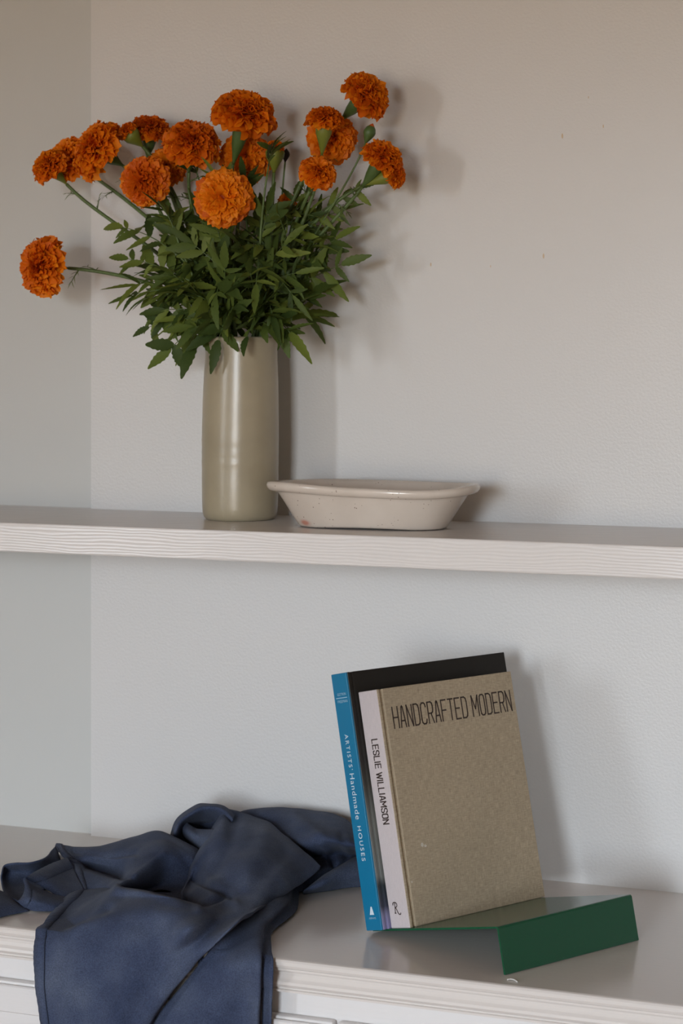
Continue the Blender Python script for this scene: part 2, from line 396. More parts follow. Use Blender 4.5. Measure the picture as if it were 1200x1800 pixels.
m_ink = mat('dark_brown_foil', (.045, .028, .022), .5)
m_blue = mat('blue_jacket_spine', (.004, .165, .315), .38)
m_white_ink = mat('white_print', (.62, .70, .76), .5)
m_pale_ink = mat('pale_blue_print', (.38, .58, .72), .5)
# printed dark jacket: dark interior photograph, timber panels and a lilac floor
m_jacket = mat('dark_photo_jacket', (.03, .03, .03), .4, .2)
cj = coords(m_jacket); sx = nd(m_jacket, 'ShaderNodeSeparateXYZ'); lk(m_jacket, cj, 'Vector', sx, 'Vector')
nj = nd(m_jacket, 'ShaderNodeTexNoise', Scale=22, Detail=3); lk(m_jacket, cj, 'Vector', nj, 'Vector')
aj = nd(m_jacket, 'ShaderNodeMath', operation='MULTIPLY_ADD'); lk(m_jacket, nj, 'Fac', aj, 0); aj.inputs[1].default_value = .02; lk(m_jacket, sx, 'Z', aj, 2)
mrj = nd(m_jacket, 'ShaderNodeMapRange'); lk(m_jacket, aj, 'Value', mrj, 'Value'); mrj.inputs['From Min'].default_value = .01; mrj.inputs['From Max'].default_value = .296
rj = ramp(m_jacket, mrj, 'Result', [(0, (.26, .24, .42)), (.05, (.22, .21, .33)), (.09, (.05, .055, .08)), (.17, (.03, .04, .045)), (.20, (.17, .18, .17)), (.42, (.15, .155, .14)), (.56, (.06, .058, .05)), (.64, (.035, .032, .03)), (.80, (.022, .02, .018)), (1, (.020, .017, .014))])
lk(m_jacket, rj, 'Color', bsdf(m_jacket), 'Base Color')

def book_root(name, o, q):
    r = empty(name); r.matrix_world = Mb @ Matrix.Translation((o, q, 0)); return r
def child(name, bm_or_me, m, parent, M=None):
    o = from_bm(name, bm_or_me, m, parent) if isinstance(bm_or_me, bmesh.types.BMesh) else link(name, bm_or_me, m, parent)
    if M is not None: o.matrix_basis = M
    return o
# local axes of a book: x from spine to fore-edge, y from front cover to back cover, z up the spine
def quad_print(name, me, m, parent, origin, xdir, ydir):
    z = Vector(xdir).cross(Vector(ydir))
    M = Matrix(((xdir[0], ydir[0], z.x, origin[0]), (xdir[1], ydir[1], z.y, origin[1]), (xdir[2], ydir[2], z.z, origin[2]), (0, 0, 0, 1)))
    return child(name, me, m, parent, M)

# linen book
BWd, BT, BH = .2093, .0333, .262
b1r = book_root('linen_book', .0018, .1446)
bm = bmesh.new(); bm_box(bm, (.0085, 0, 0), (BWd, .003, BH), .0009, 2); fc = child('front_cover', bm, m_linen, b1r)
bm = bmesh.new(); bm_box(bm, (.0085, BT-.003, 0), (BWd, BT, BH), .0009, 2); child('back_cover', bm, m_linen, b1r)
bm = bmesh.new(); bm_box(bm, (0, .0006, 0), (.0028, BT-.0006, BH), .0010, 2); sp = child('spine', bm, m_linsp, b1r)
bm = bmesh.new()
for (ya, yb) in ((.0003, .0035), (BT-.0035, BT-.0003)):
    # joint: shoulder ridge beside the spine and a groove before the board
    bm_box(bm, (.0006, ya, 0), (.0046, yb, BH), .0008, 2)
bm_box(bm, (.004, .0024, .0005), (.0095, BT-.0024, BH-.0005))
child('joint', bm, m_linen, b1r)
bm = bmesh.new(); bm_box(bm, (.005, .003, .003), (BWd-.004, BT-.003, BH-.003)); child('page_block', bm, m_pages, b1r)
me = stroke_mesh('HANDCRAFTED MODERN',   .1835, .0235, .0017, m_ink)
quad_print('cover_title', me, m_ink, b1r, (.0185, -.00025, .2165), (1, 0, 0), (0, 0, 1))
me = stroke_mesh('LESLIE WILLIAMSON', .0935, .0098, .0014, m_ink)
quad_print('author_lettering', me, m_ink, sp, (-.00025, .0205, .2075), (0, 0, -1), (0, -1, 0))
# publisher's R with a long tail
pts = [(.0, .0), (.0008, .011)], [(-.0022, .0085), (-.0026, .0102), (-.001, .0115), (.0012, .0116), (.0034, .0108), (.0042, .0090), (.0034, .0070), (.0008, .0062)], [(.0008, .0062), (.0026, .0042), (.0042, .0010), (.0062, -.0012), (.0086, -.0012), (.0090, .0006)], [(-.0014, 0), (.0014, 0)]
bm = bmesh.new()
for pl in pts:
    cpl = [Vector((a, b, 0)) for a, b in pl]
    sm = [catmull(cpl, (len(cpl)-1)*k/16) for k in range(17)]
    prev = None
    for i, p in enumerate(sm):
        t = (sm[min(i+1, 16)]-sm[max(i-1, 0)]).normalized(); nr = Vector((-t.y, t.x, 0))*.00062
        cur = (bm.verts.new(p+nr), bm.verts.new(p-nr))
        if prev: bm.faces.new((prev[0], prev[1], cur[1], cur[0]))
        prev = cur
quad_print('publisher_mark', bm, m_ink, sp, (-.00025, .0215, .0165), (0, -1, 0), (0, 0, 1))
# small pale scuff on the linen
m_scuff = mat('pale_scuff', (.60, .56, .48), .8)
for (x, z, r) in ((.034, .0855, .0028), (.0385, .0835, .0020), (.0115, .048, .0012)):
    bm = bmesh.new()
    bm.faces.new([bm.verts.new((x+r*math.cos(k*PI/5)*random.uniform(.6, 1.1), -.0002, z+r*math.sin(k*PI/5)*random.uniform(.6, 1.1))) for k in range(10)][::-1])
    child('scuff', bm, m_scuff, fc)
tag(b1r, 'beige linen hardback book with dark title lettering, in front on the green bookend', 'book', 'books on the bookend')

# blue-spined book
W2, T2, H2 = .2481, .0279, .286
b2r = book_root('jacketed_book', -.0108, .1446+BT+.0006)
bm = bmesh.new(); bm_box(bm, (.0095, 0, 0), (W2, .003, H2), .0007, 2); child('front_cover', bm, m_jacket, b2r)
bm = bmesh.new(); bm_box(bm, (.0095, T2-.003, 0), (W2, T2, H2), .0007, 2); child('back_cover', bm, m_jacket, b2r)
bm = bmesh.new(); bm_box(bm, (0, .0004, 0), (.0026, T2-.0004, H2), .0008, 2); sp2 = child('spine', bm, m_blue, b2r)
bm = bmesh.new()
for (ya, yb) in ((.0002, .003), (T2-.003, T2-.0002)): bm_box(bm, (.0022, ya, 0), (.0062, yb, H2), .0006, 1)
bm_box(bm, (.004, .0014, .0003), (.0100, T2-.0014, H2-.0003)); child('joint', bm, m_jacket, b2r)
bm = bmesh.new(); bm_box(bm, (.005, .003, .0035), (W2-.004, T2-.003, H2-.0035)); child('page_block', bm, m_pages, b2r)
def spine_text(txt, z0, z1, h, ymid, m, name, spc=1.15):
    me = fit(text_mesh(txt, .01, m, spc), z0-z1, h)
    quad_print(name, me, m, sp2, (-.0003, ymid+h/2, z0), (0, 0, -1), (0, -1, 0))
spine_text("ARTISTS\u2019", .2175, .1775, .0064, T2*.52, m_white_ink, 'title_lettering', 1.35)
spine_text('Handmade', .1735, .1225, .0078, T2*.52, m_white_ink, 'title_lettering', 1.15)
spine_text('HOUSES', .1150, .0765, .0064, T2*.52, m_white_ink, 'title_lettering', 1.35)
for (txt, z, hgt) in (('GOTKIN', .2610, .0030), ('FREEMAN', .2530, .0030)):
    me = fit(text_mesh(txt, .01, m_pale_ink, 1.1), .0155 if txt == 'GOTKIN' else .0175, hgt)
    quad_print('author_lettering', me, m_pale_ink, sp2, (-.0003, .0205 if txt == 'GOTKIN' else .0215, z), (0, -1, 0), (0, 0, 1))
def flat_poly(name, pts_, m, par, y0=0):
    bm = bmesh.new(); bm.faces.new([bm.verts.new((-.0003, a, b)) for a, b in pts_]); return child(name, bm, m, par)
flat_poly('rule_line', [(.0235, .2580), (.0235, .2588), (.0035, .2588), (.0035, .2580)], m_pale_ink, sp2)
flat_poly('publisher_mark', [(.0172, .0172), (.0095, .0172), (.0122, .0262), (.0142, .0262)], m_white_ink, sp2)
me = fit(text_mesh('ABRAMS', .01, m_pale_ink, 1.1), .0120, .0022)
quad_print('publisher_lettering', me, m_pale_ink, sp2, (-.0003, .0195, .0125), (0, -1, 0), (0, 0, 1))
tag(b2r, 'tall book with bright blue spine and dark photographic jacket, behind the linen book', 'book', 'books on the bookend')

# loose thread on the worktop
tp = [at_h(891, 1722, .0009), at_h(897, 1721, .0012), at_h(903, 1722, .0012), at_h(909, 1726, .0008)]
th = link('loose_thread', tube_mesh('loose_thread', [catmull(tp, 3*k/12) for k in range(13)], .0006, 6), mat('white_thread', (.75, .73, .7), .8))
tag(th, 'short curl of white thread lying by the bookend corner', 'thread')

# ------------------------------------------------------------------ marigolds
rnd = random.Random(11)
def leafy(name, col, amt, trans=.25):
    m = mat(name, col, .55, .3)
    oi = nd(m, 'ShaderNodeObjectInfo'); no = nd(m, 'ShaderNodeTexNoise', Scale=90, Detail=3); c = coords(m); lk(m, c, 'Vector', no, 'Vector')
    a = nd(m, 'ShaderNodeMath', operation='MULTIPLY_ADD'); lk(m, no, 'Fac', a, 0); a.inputs[1].default_value = .6; lk(m, oi, 'Random', a, 2)
    mr = nd(m, 'ShaderNodeMapRange'); lk(m, a, 'Value', mr, 'Value'); mr.inputs['From Min'].default_value = .2; mr.inputs['From Max'].default_value = 1.4
    r = ramp(m, mr, 'Result', [(0, amt[0]), (.5, col), (1, amt[1])]); lk(m, r, 'Color', bsdf(m), 'Base Color')
    tr = nd(m, 'ShaderNodeBsdfTranslucent'); lk(m, r, 'Color', tr, 'Color')
    mxs = nd(m, 'ShaderNodeMixShader'); mxs.inputs[0].default_value = trans
    lk(m, bsdf(m), 0, mxs, 1); lk(m, tr, 0, mxs, 2); lk(m, mxs, 0, m.node_tree.nodes['Material Output'], 'Surface')
    return m
m_petal = leafy('marigold_petal', (.88, .215, .004), ((.70, .125, .003), (.96, .32, .008)), .30)
m_core = mat('marigold_core', (.50, .085, .004), .7)
m_leaf = leafy('marigold_leaf', (.095, .142, .028), ((.034, .062, .014), (.21, .265, .045)), .25)
m_stem = mat('green_stem', (.10, .155, .045), .5); vary(m_stem, 60, (.10, .155, .045), .35)
m_calyx = mat('green_calyx', (.07, .125, .030), .45); vary(m_calyx, 120, (.07, .125, .030), .35)
m_paleca = mat('yellow_green_calyx', (.17, .20, .025), .45); vary(m_paleca, 120, (.17, .20, .025), .3)
m_dry = mat('dried_bud', (.018, .014, .012), .8)

def petal_mesh(k):
    r = random.Random(100+k); nu, nv_ = 9, 6; v, f = [], []
    ph = [r.uniform(0, 6.28) for _ in range(4)]; fold = r.uniform(-.05, .12)
    for j in range(nv_):
        y = j/(nv_-1)
        wd = .10 + .40*math.sin(min(1, y*1.12)*PI/2)**1.3
        for i in range(nu):
            x = (i/(nu-1)-.5)*2
            tip = -.10*x*x*y**4 + .05*y**3*math.sin(x*7+ph[0]) + (y**5)*r.uniform(-.11, .05)
            z = .17*y*y*math.sin(x*4.6+ph[1]) + .08*y**2*math.sin(x*9+ph[2]) - .20*y**3 + fold*x*x*y + .03*math.sin(6*y+ph[3])
            v.append((x*wd*(1+.08*math.sin(5*y+ph[2])), y+tip, z))
    for j in range(nv_-1):
        for i in range(nu-1): a = j*nu+i; f.append((a, a+1, a+nu+1, a+nu))
    me = bpy.data.meshes.new('petal'); me.from_pydata(v, [], f); me.update(); me.materials.append(m_petal)
    for p in me.polygons: p.use_smooth = True
    return me
PETALS = [petal_mesh(k) for k in range(9)]
def leaflet_mesh(k):
    r = random.Random(300+k); nv_ = 13; v, f = [], []
    droop = [.05, .18, .32, -.08, .25][k]; tw = r.uniform(-.5, .5)
    for j in range(nv_):
        y = j/(nv_-1); wd = .105*(math.sin(PI*min(1, (y*.93+.04))**.85)**.9)+.004
        if 0 < j < nv_-1: wd *= 1.0+(.10 if j % 2 else -.09)
        a = tw*y
        for i, x in enumerate((-1, 0, 1)):
            vx = x*wd; vz = abs(x)*wd*.35
            v.append((vx*math.cos(a)-vz*math.sin(a), y, vx*math.sin(a)+vz*math.cos(a)-droop*y*y))
    for j in range(nv_-1):
        for i in range(2): a = j*3+i; f.append((a, a+1, a+4, a+3))
    me = bpy.data.meshes.new('leaflet'); me.from_pydata(v, [], f); me.update(); me.materials.append(m_leaf)
    for p in me.polygons: p.use_smooth = True
    return me
LEAFLETS = [leaflet_mesh(k) for k in range(5)]
def frame(y, up):                         # rotation with local y along a direction
    y = y.normalized(); x = y.cross(up)
    if x.length < 1e-4: x = y.orthogonal()
    x.normalize(); z = x.cross(y)
    return Matrix(((x.x, y.x, z.x), (x.y, y.y, z.y), (x.z, y.z, z.z)))
def m4(r3, loc, sc=(1, 1, 1)):
    M = r3.to_4x4() @ Matrix.Diagonal((*sc, 1)); M.translation = loc; return M
LIMY = -.007
def make_leaf(root, base, dirn, length, pairs, lsize, droop=.35, upv=None, wide=52, rr=rnd, wsc=1):
    """a pinnate leaf: rachis with leaflets in pairs and one at the tip; coordinates in world space"""
    dirn = dirn.normalized(); inv = Matrix.Translation(-root.location)
    pts = []
    for i in range(9):
        t = i/8; p = base + dirn*length*t + Vector((0, 0, -droop*length*t*t))
        p.y = min(p.y, LIMY-.002); pts.append(p)
    me = tube_mesh('leaf', pts, [.0011*(1-.6*i/8) for i in range(9)], 5); me.materials.append(m_stem)
    lf = link('leaf', me, None, root); lf.matrix_basis = inv
    up = upv or Vector((0, -.35, 1))
    for k in range(pairs):
        t = .22 + .70*k/max(1, pairs-1) if pairs > 1 else .6
        p = catmull(pts, 8*t); tg = (catmull(pts, min(8, 8*t+.4))-catmull(pts, max(0, 8*t-.4))).normalized()
        R = frame(tg, up); side = R.col[0]; nz = R.col[2]
        for sgn in (-1, 1):
            an = math.radians(wide+rr.uniform(-20, 20)); d = tg*math.cos(an) + side*sgn*math.sin(an) + nz*rr.uniform(-.45, .45)
            ln = lsize*(.75+.5*math.sin(PI*(.25+.6*t)))*rr.uniform(.55, 1.25)
            d.normalize()
            if (p+d*ln).y > LIMY: d.y = (LIMY-p.y)/ln
            add_leaflet(lf, p, d, ln, nz, rr, wsc)
    tg = (pts[-1]-pts[-2]).normalized()
    if (pts[-1]+tg*lsize).y > LIMY: tg.y = (LIMY-pts[-1].y)/lsize
    add_leaflet(lf, pts[-1], tg, lsize*1.15, frame(tg, up).col[2], rr, wsc)
    return lf
def add_leaflet(lf, p, d, ln, nz, rr, wsc=1):
    ol = bpy.data.objects.new('leaflet', LEAFLETS[rr.randrange(5)]); C.objects.link(ol); ol.parent = lf
    ol.matrix_basis = m4(frame(d, nz), p, (ln*rr.uniform(.85, 1.2)*wsc, ln, ln))

def make_bloom(root, c, R, ax, npet=78, flat=.85, rr=rnd):
    """c: base of the flower head, R: radius, ax: the way it faces"""
    z = ax.normalized(); x = z.orthogonal().normalized(); y = z.cross(x)
    Mw = Matrix(((x.x, y.x, z.x, c.x), (x.y, y.y, z.y, c.y), (x.z, y.z, z.z, c.z), (0, 0, 0, 1)))
    v, f = [], []; n, rows = 14, 7                      # the dense heart below the petals
    for j in range(rows):
        t = PI/2*1.25*j/(rows-1)
        for i in range(n):
            a = 2*PI*i/n; v.append((.50*R*math.sin(t)*math.cos(a), .50*R*math.sin(t)*math.sin(a), (.12+.42*flat*math.cos(t))*R))
    for j in range(rows-1):
        for i in range(n): f.append((j*n+i, (j+1)*n+i, (j+1)*n+(i+1) % n, j*n+(i+1) % n))
    bl = mesh('bloom', v, f, m_core, root, True); bl.matrix_basis = Matrix.Translation(-root.location) @ Mw
    N = npet+46; gold = PI*(3-math.sqrt(5)); tv, tf = [], []
    for k in range(N):
        u = (k+.5)/N; th = math.acos(1-u*(1-math.cos(math.radians(100))))     # even over the dome
        az = k*gold + rr.uniform(-.25, .25); th += rr.uniform(-.07, .07)
        d = Vector((math.sin(th)*math.cos(az), math.sin(th)*math.sin(az), math.cos(th)))
        up = Vector((-math.cos(th)*math.cos(az), -math.cos(th)*math.sin(az), math.sin(th)))
        roll = rr.uniform(-.55, .55)*(1.4 if th < .7 else 1)
        side = d.cross(up); up = up*math.cos(roll) + side*math.sin(roll)
        rx = 1-(1-flat)*abs(math.cos(th)); ln = R*rx*rr.uniform(.90, 1.07)*(.80 if th > 1.7 else 1)
        b0 = Vector((0, 0, .16*R)) + d*ln*.22
        wsc = R*(.74 if th > .75 else .52)*rr.uniform(.85, 1.2)
        M = m4(frame(d, up), b0, (wsc, ln*.76, R*.62))
        me = PETALS[rr.randrange(9)]
        if k >= N-npet:
            o = bpy.data.objects.new('petal', me); C.objects.link(o); o.parent = bl; o.matrix_basis = M
        else:
            off = len(tv); tv += [M @ q.co for q in me.vertices]; tf += [tuple(off+i for i in p.vertices) for p in me.polygons]
    for k in range(34):                                   # short tight florets that close the centre
        q = .40*R*math.sqrt((k+.5)/34); az = k*gold; tilt = .25+.9*q/(.4*R)
        d = Vector((math.sin(tilt)*math.cos(az), math.sin(tilt)*math.sin(az), math.cos(tilt))) + Vector((rr.uniform(-.2, .2), rr.uniform(-.2, .2), 0)); d.normalize()
        up = Vector((-math.cos(az), -math.sin(az), .3)) + Vector((rr.uniform(-.6, .6), rr.uniform(-.6, .6), 0))
        M = m4(frame(d, up), Vector((q*math.cos(az), q*math.sin(az), (.16+.46*flat)*R)), (R*.30, R*.40*rr.uniform(.85, 1.15), R*.30))
        me = PETALS[rr.randrange(9)]; off = len(tv); tv += [M @ q_.co for q_ in me.vertices]; tf += [tuple(off+i for i in p.vertices) for p in me.polygons]
    tuft = mesh('floret_tuft', tv, tf, m_petal, bl, True); tuft['kind'] = 'stuff'
    return bl
def make_calyx(root, top, ax, length, r, m, bulge=1.0):
    """urn-shaped green cup from the stem up to the head, ending at top"""
    pr = [(.16, 0), (.22, .08), (.42, .22), (.72, .42), (.95*bulge, .66), (1.0*bulge, .85), (.95, 1.0), (.6, 1.06)]
    pts = [top - ax*(length*(1-b)) for a, b in pr]
    me = tube_mesh('calyx', pts, [a*r for a, b in pr], 12); me.materials.append(m)
    o = link('calyx', me, None, root); o.matrix_basis = Matrix.Translation(-root.location); return top-ax*length
def img_dir(v): return (RT*v[0] + UP*v[1] - FW*v[2]).normalized()
def make_stem(root, end, axis, ang, rim_r, r=.0027, bend=None):
    base = VC + Vector((-.016*math.cos(ang), -.016*math.sin(ang), .012))
    rim = VC + Vector((rim_r*math.cos(ang)+.002, rim_r*math.sin(ang), VH-.004))
    L = (end-rim).length
    t1 = (rim-base).normalized()*L*.9; t2 = axis*L*(bend if bend else .8)
    pts = [base.lerp(rim, k/5) for k in range(5)]
    for k in range(17):
        t = k/16; h00 = 2*t**3-3*t*t+1; h10 = t**3-2*t*t+t; h01 = -2*t**3+3*t*t; h11 = t**3-t*t
        p = rim*h00 + t1*h10 + end*h01 + t2*h11; p.y = min(p.y, -.012); pts.append(p)
    n_ = len(pts)
    me = tube_mesh('stem', pts, [r*(1.15-.35*i/n_) for i in range(n_)], 8); me.materials.append(m_stem)
    o = link('stem', me, None, root); o.matrix_basis = Matrix.Translation(-root.location)
    return pts
GOLD = PI*(3-math.sqrt(5))
# px, py, distance from wall, radius px, facing (right, up, to camera), flatness, calyx (length px, radius px, pale), leaves, label
FL = [
 (66, 467, .125, 57, (-.80, .05, .55), .70, (42, 11, 0), 5, 'marigold hanging alone, lowest of all, on a bare sideways stem'),
 (84, 288, .100, 36, (-.55, .62, .35), .85, (38, 10, 1), 5, 'small marigold outermost of three crowded blooms, beyond the large side-on one'),
 (116, 276, .070, 42, (-.50, .35, .55), .85, (30, 9, 0), 4, 'marigold wedged between the outermost small bloom and the large side-on one'),
 (163, 257, .110, 58, (-.75, .48, .34), .72, (46, 14, 0), 5, 'large tilted marigold seen side-on with a thick dark green calyx'),
 (264, 222, .060, 40, (.10, .94, .22), .75, (44, 13, 0), 4, 'wide marigold facing upward behind the half-open one'),
 (221, 228, .095, 19, (-.62, .62, .25), .8, (36, 14, 1), 3, 'half-open marigold with a swollen yellow-green calyx'),
 (338, 246, .115, 52, (.12, .70, .55), .85, (52, 13, 0), 5, 'large ruffled marigold between the upward-facing bloom and the tallest central one'),
 (250, 317, .125, 46, (-.42, .05, .85), .85, (36, 13, 0), 5, 'marigold facing forward below the half-open one'),
 (292, 290, .070, 36, (.05, .30, .80), .85, (30, 11, 0), 4, 'deep-shaded marigold tucked behind the forward-facing bloom'),
 (432, 192, .110, 60, (.22, .86, .32), .82, (84, 15, 0), 5, 'tall ruffled marigold on a thick dark stem, highest in the middle of the bunch'),
 (432, 275, .062, 47, (.10, .15, .90), .85, (30, 12, 0), 4, 'darker marigold hidden behind the thick stem of the tall bloom'),
 (392, 347, .150, 54, (-.02, .05, 1.0), .80, (30, 12, 0), 5, 'round marigold facing straight out from the front of the bunch'),
 (484, 256, .080, 17, (.06, .98, .10), .9, (42, 15, 1), 4, 'barely open marigold bud with green cup and orange tip'),
 (649, 160, .075, 48, (.62, .60, .38), .80, (60, 14, 0), 5, 'highest marigold, standing alone above the closed bud on a long green calyx'),
 (571, 204, .110, 35, (.08, .94, .24), .75, (58, 13, 1), 4, 'small upward-facing marigold with pale green cup in front of a larger bloom'),
 (586, 242, .065, 45, (.20, .10, .90), .85, (30, 12, 0), 4, 'larger marigold behind the small bloom with the pale green cup'),
 (560, 299, .120, 35, (.30, .62, .62), .85, (40, 13, 0), 5, 'small ruffled marigold set low beside the round front one'),
 (677, 272, .085, 40, (.52, .70, .34), .80, (60, 13, 0), 5, 'marigold leaning outward below the closed bud, above a smaller bloom'),
 (697, 304, .075, 27, (.85, .30, .30), .80, (54, 11, 1), 4, 'small marigold nestled under the outward-leaning one near the closed bud'),
 (505, 353, .050, 17, (.10, .30, .80), .85, (20, 8, 0), 4, 'little marigold half hidden deep among the leaves'),
]
for k, (px, py, d, rp, fc_, flat, (cl, cr, pale), nl, lab) in enumerate(FL):
    cen = at_d(px, py, d); sc = (cen-CAM).dot(FW)/F; R = rp*sc; ax = img_dir(fc_)
    base = cen - ax*R*.42
    if base.y > -.02: base.y = -.02
    root = empty('marigold', VC + Vector((0, 0, .012)))
    make_bloom(root, base, R, ax, 78 if rp > 25 else 40, flat)
    # the stem bends from the vase toward the head; the calyx follows the head's axis and the stem
    low = make_calyx(root, base+ax*R*.10, ax, cl*sc, cr*sc, m_paleca if pale else m_calyx, 1.15 if pale else 1)
    dxy = Vector((low.x-VC.x, low.y-VC.y)); ang = math.atan2(dxy.y*.6-.01, dxy.x)
    pts = make_stem(root, low, ax, ang, rnd.uniform(.014, .033))
    # pinnate leaves up the stem
    for j in range(nl-1):
        t = .08+(.36 if k == 0 else .52 if k < 6 else .70)*(j+rnd.uniform(-.2, .3))/nl
        p = catmull(pts, 5+(len(pts)-6)*t); tg = (catmull(pts, 5+(len(pts)-6)*min(1, t+.05))-p).normalized()
        az = k*1.7+j*GOLD
        o1 = tg.orthogonal().normalized(); o2 = tg.cross(o1)
        d_ = tg*.75 + (o1*math.cos(az)+o2*math.sin(az))*.85 + Vector((p.x-VC.x, 0, 0))*1.2 + Vector((0, -.25, rnd.uniform(-.1, .5)))
        big = 1.1-.60*t
        ln = rnd.uniform(.050, .085)*big; ls = rnd.uniform(.020, .045)*big
        if (p+d_.normalized()*ln).y > LIMY: d_.y = -abs(d_.y)*.2
        make_leaf(root, p, d_, ln, rnd.choice((3, 4, 4, 5)), ls, rnd.uniform(-.05, .75), Vector((rnd.uniform(-.6, .6), -rnd.uniform(.2, 1.2), rnd.uniform(.1, 1))))
    for t in (.80, .92) if rp > 25 else ():                 # thread-fine leaves just below the head
        p = catmull(pts, 5+(len(pts)-6)*t); az = k*2.1+t*20; tg = (pts[-1]-pts[-3]).normalized(); o1 = tg.orthogonal().normalized(); o2 = tg.cross(o1)
        make_leaf(root, p, tg*.6+o1*math.cos(az)+o2*math.sin(az), rnd.uniform(.016, .026), 3, .009, .1, None, 45, rnd, .5)
    tag(root, 'orange '+lab if not lab.startswith('orange') else lab, 'flower', 'marigolds in the vase')

# closed bud and dried head
for (px, py, d, ax_, cl, cr, m, nm, lab) in ((648, 236, .085, (.35, .92, .1), 34, 11, m_calyx, 'marigold_bud', 'closed green marigold bud with orange tip below the highest bloom'),
                                             (502, 274, .050, (.1, .95, .1), 22, 7, m_dry, 'dried_marigold', 'shrivelled black marigold head beside the barely open bud')):
    cen = at_d(px, py, d); sc = (cen-CAM).dot(FW)/F; ax = img_dir(ax_)
    root = empty(nm, VC + Vector((0, 0, .012)))
    pr = [(.16, 0), (.3, .10), (.62, .28), (.95, .50), (1.0, .64), (.78, .84), (.40, .97), (.08, 1.0)]
    me = tube_mesh('bud', [cen + ax*(cl*sc*(b-.5)) for a, b in pr], [a*cr*sc for a, b in pr], 12); me.materials.append(m)
    o = link('bud', me, None, root); o.matrix_basis = Matrix.Translation(-root.location)
    tipm = tube_mesh('petal_tip', [cen+ax*(cl*sc*(b-.5)) for b in (.9, .98, 1.05, 1.1)], [.55*cr*sc, .42*cr*sc, .2*cr*sc, .03*cr*sc], 8); tipm.materials.append(m_core if m is m_calyx else m_dry)
    o = link('petal_tip', tipm, None, root); o.matrix_basis = Matrix.Translation(-root.location)
    low = cen-ax*cl*sc*.49
    pts = make_stem(root, low, ax, .3, .03, .0015)
    for t in (.15, .4):
        p = catmull(pts, 5+(len(pts)-6)*t); make_leaf(root, p, Vector((.5, -.4, .4+t)), .05, 4, .028)
    tag(root, lab, 'bud')

# leafy side shoots that fill the bunch and hang over the rim: tip and base of each leaf as they lie
HANG = [  # base px, base py, base d, tip px, tip py, tip d, pairs, leaflet size, droop
 (378, 560, .105, 300, 612, .120, 3, .034, .25), (372, 575, .110, 345, 606, .118, 1, .040, .2), (395, 560, .120, 384, 598, .130, 1, .036, .1),
 (425, 565, .122, 434, 592, .128, 1, .026, .1), (470, 570, .110, 500, 584, .118, 2, .030, .2), (470, 540, .090, 545, 520, .085, 1, .042, -.5),
 (470, 500, .080, 590, 420, .075, 4, .030, .1), (470, 520, .080, 600, 465, .080, 4, .034, .1), (360, 540, .100, 262, 575, .105, 4, .024, .1),
 (350, 520, .110, 232, 520, .110, 4, .030, .25), (340, 500, .110, 225, 455, .105, 5, .026, .2), (330, 470, .100, 215, 400, .095, 4, .032, .3),
 (400, 520, .135, 395, 470, .150, 4, .036, -.1), (430, 530, .135, 440, 480, .150, 4, .036, .0), (385, 560, .130, 350, 520, .150, 4, .034, .1),
 (450, 560, .125, 470, 530, .140, 4, .034, .1), (415, 480, .135, 420, 430, .150, 4, .036, .1), (370, 480, .120, 340, 430, .130, 4, .034, .1),
 (460, 480, .110, 500, 430, .115, 4, .034, .1), (440, 430, .110, 470, 370, .115, 4, .032, .1), (500, 440, .080, 540, 380, .085, 4, .032, .1),
 (350, 430, .100, 300, 380, .105, 4, .032, .15), (410, 560, .130, 412, 540, .150, 3, .038, .2), (480, 520, .100, 520, 480, .110, 4, .034, .2),
 (340, 560, .100, 290, 545, .110, 4, .030, .2), (390, 430, .120, 380, 400, .130, 4, .034, .1), (520, 480, .070, 560, 440, .070, 4, .030, .2),
 (420, 570, .090, 400, 520, .080, 4, .036, .0), (450, 540, .080, 470, 470, .070, 4, .036, .0), (380, 540, .075, 350, 470, .070, 4, .036, .0),
 (330, 520, .085, 280, 470, .080, 4, .034, .1), (500, 400, .060, 520, 350, .060, 4, .030, .1), (430, 480, .070, 450, 400, .065, 4, .036, .0),
 (370, 450, .080, 350, 380, .080, 4, .034, .0), (560, 420, .070, 600, 370, .070, 4, .026, .1), (590, 380, .070, 635, 330, .075, 4, .022, .1),
 (400, 585, .118, 372, 560, .140, 3, .036, .3), (440, 585, .120, 455, 556, .140, 3, .036, .3), (420, 585, .122, 415, 548, .145, 3, .038, .2), (465, 580, .110, 492, 556, .125, 3, .034, .3),
 (385, 580, .110, 340, 575, .125, 3, .034, .3), (410, 590, .120, 398, 572, .138, 2, .030, .6), (455, 590, .115, 472, 574, .130, 2, .030, .6), (372, 572, .100, 320, 560, .110, 4, .030, .3),
 (360, 500, .120, 330, 500, .140, 4, .036, .4), (480, 480, .110, 515, 520, .120, 3, .034, .4), (440, 450, .130, 450, 500, .150, 3, .038, .3), (390, 470, .130, 380, 520, .150, 3, .038, .3)]
shoots = []
for s_ in range(6):
    ang = s_*PI/3+.4; root = empty('marigold_shoot', VC + Vector((0, 0, .012)))
    end = VC + Vector((.075*math.cos(ang), -.012+.030*math.sin(ang)-.02*(s_ % 2), VH+.13+.035*(s_ % 3)))
    pts = make_stem(root, end, Vector((.3*math.cos(ang), -.1, 1)).normalized(), ang, .030, .0016)
    mt = make_leaf(root, pts[-1], Vector((.3*math.cos(ang), -.2, 1)), .05, 4, .03)
    shoots.append((root, pts))
    tag(root, 'leafy green marigold shoot without a bloom among the foliage', 'foliage', 'bloomless shoots in the vase')
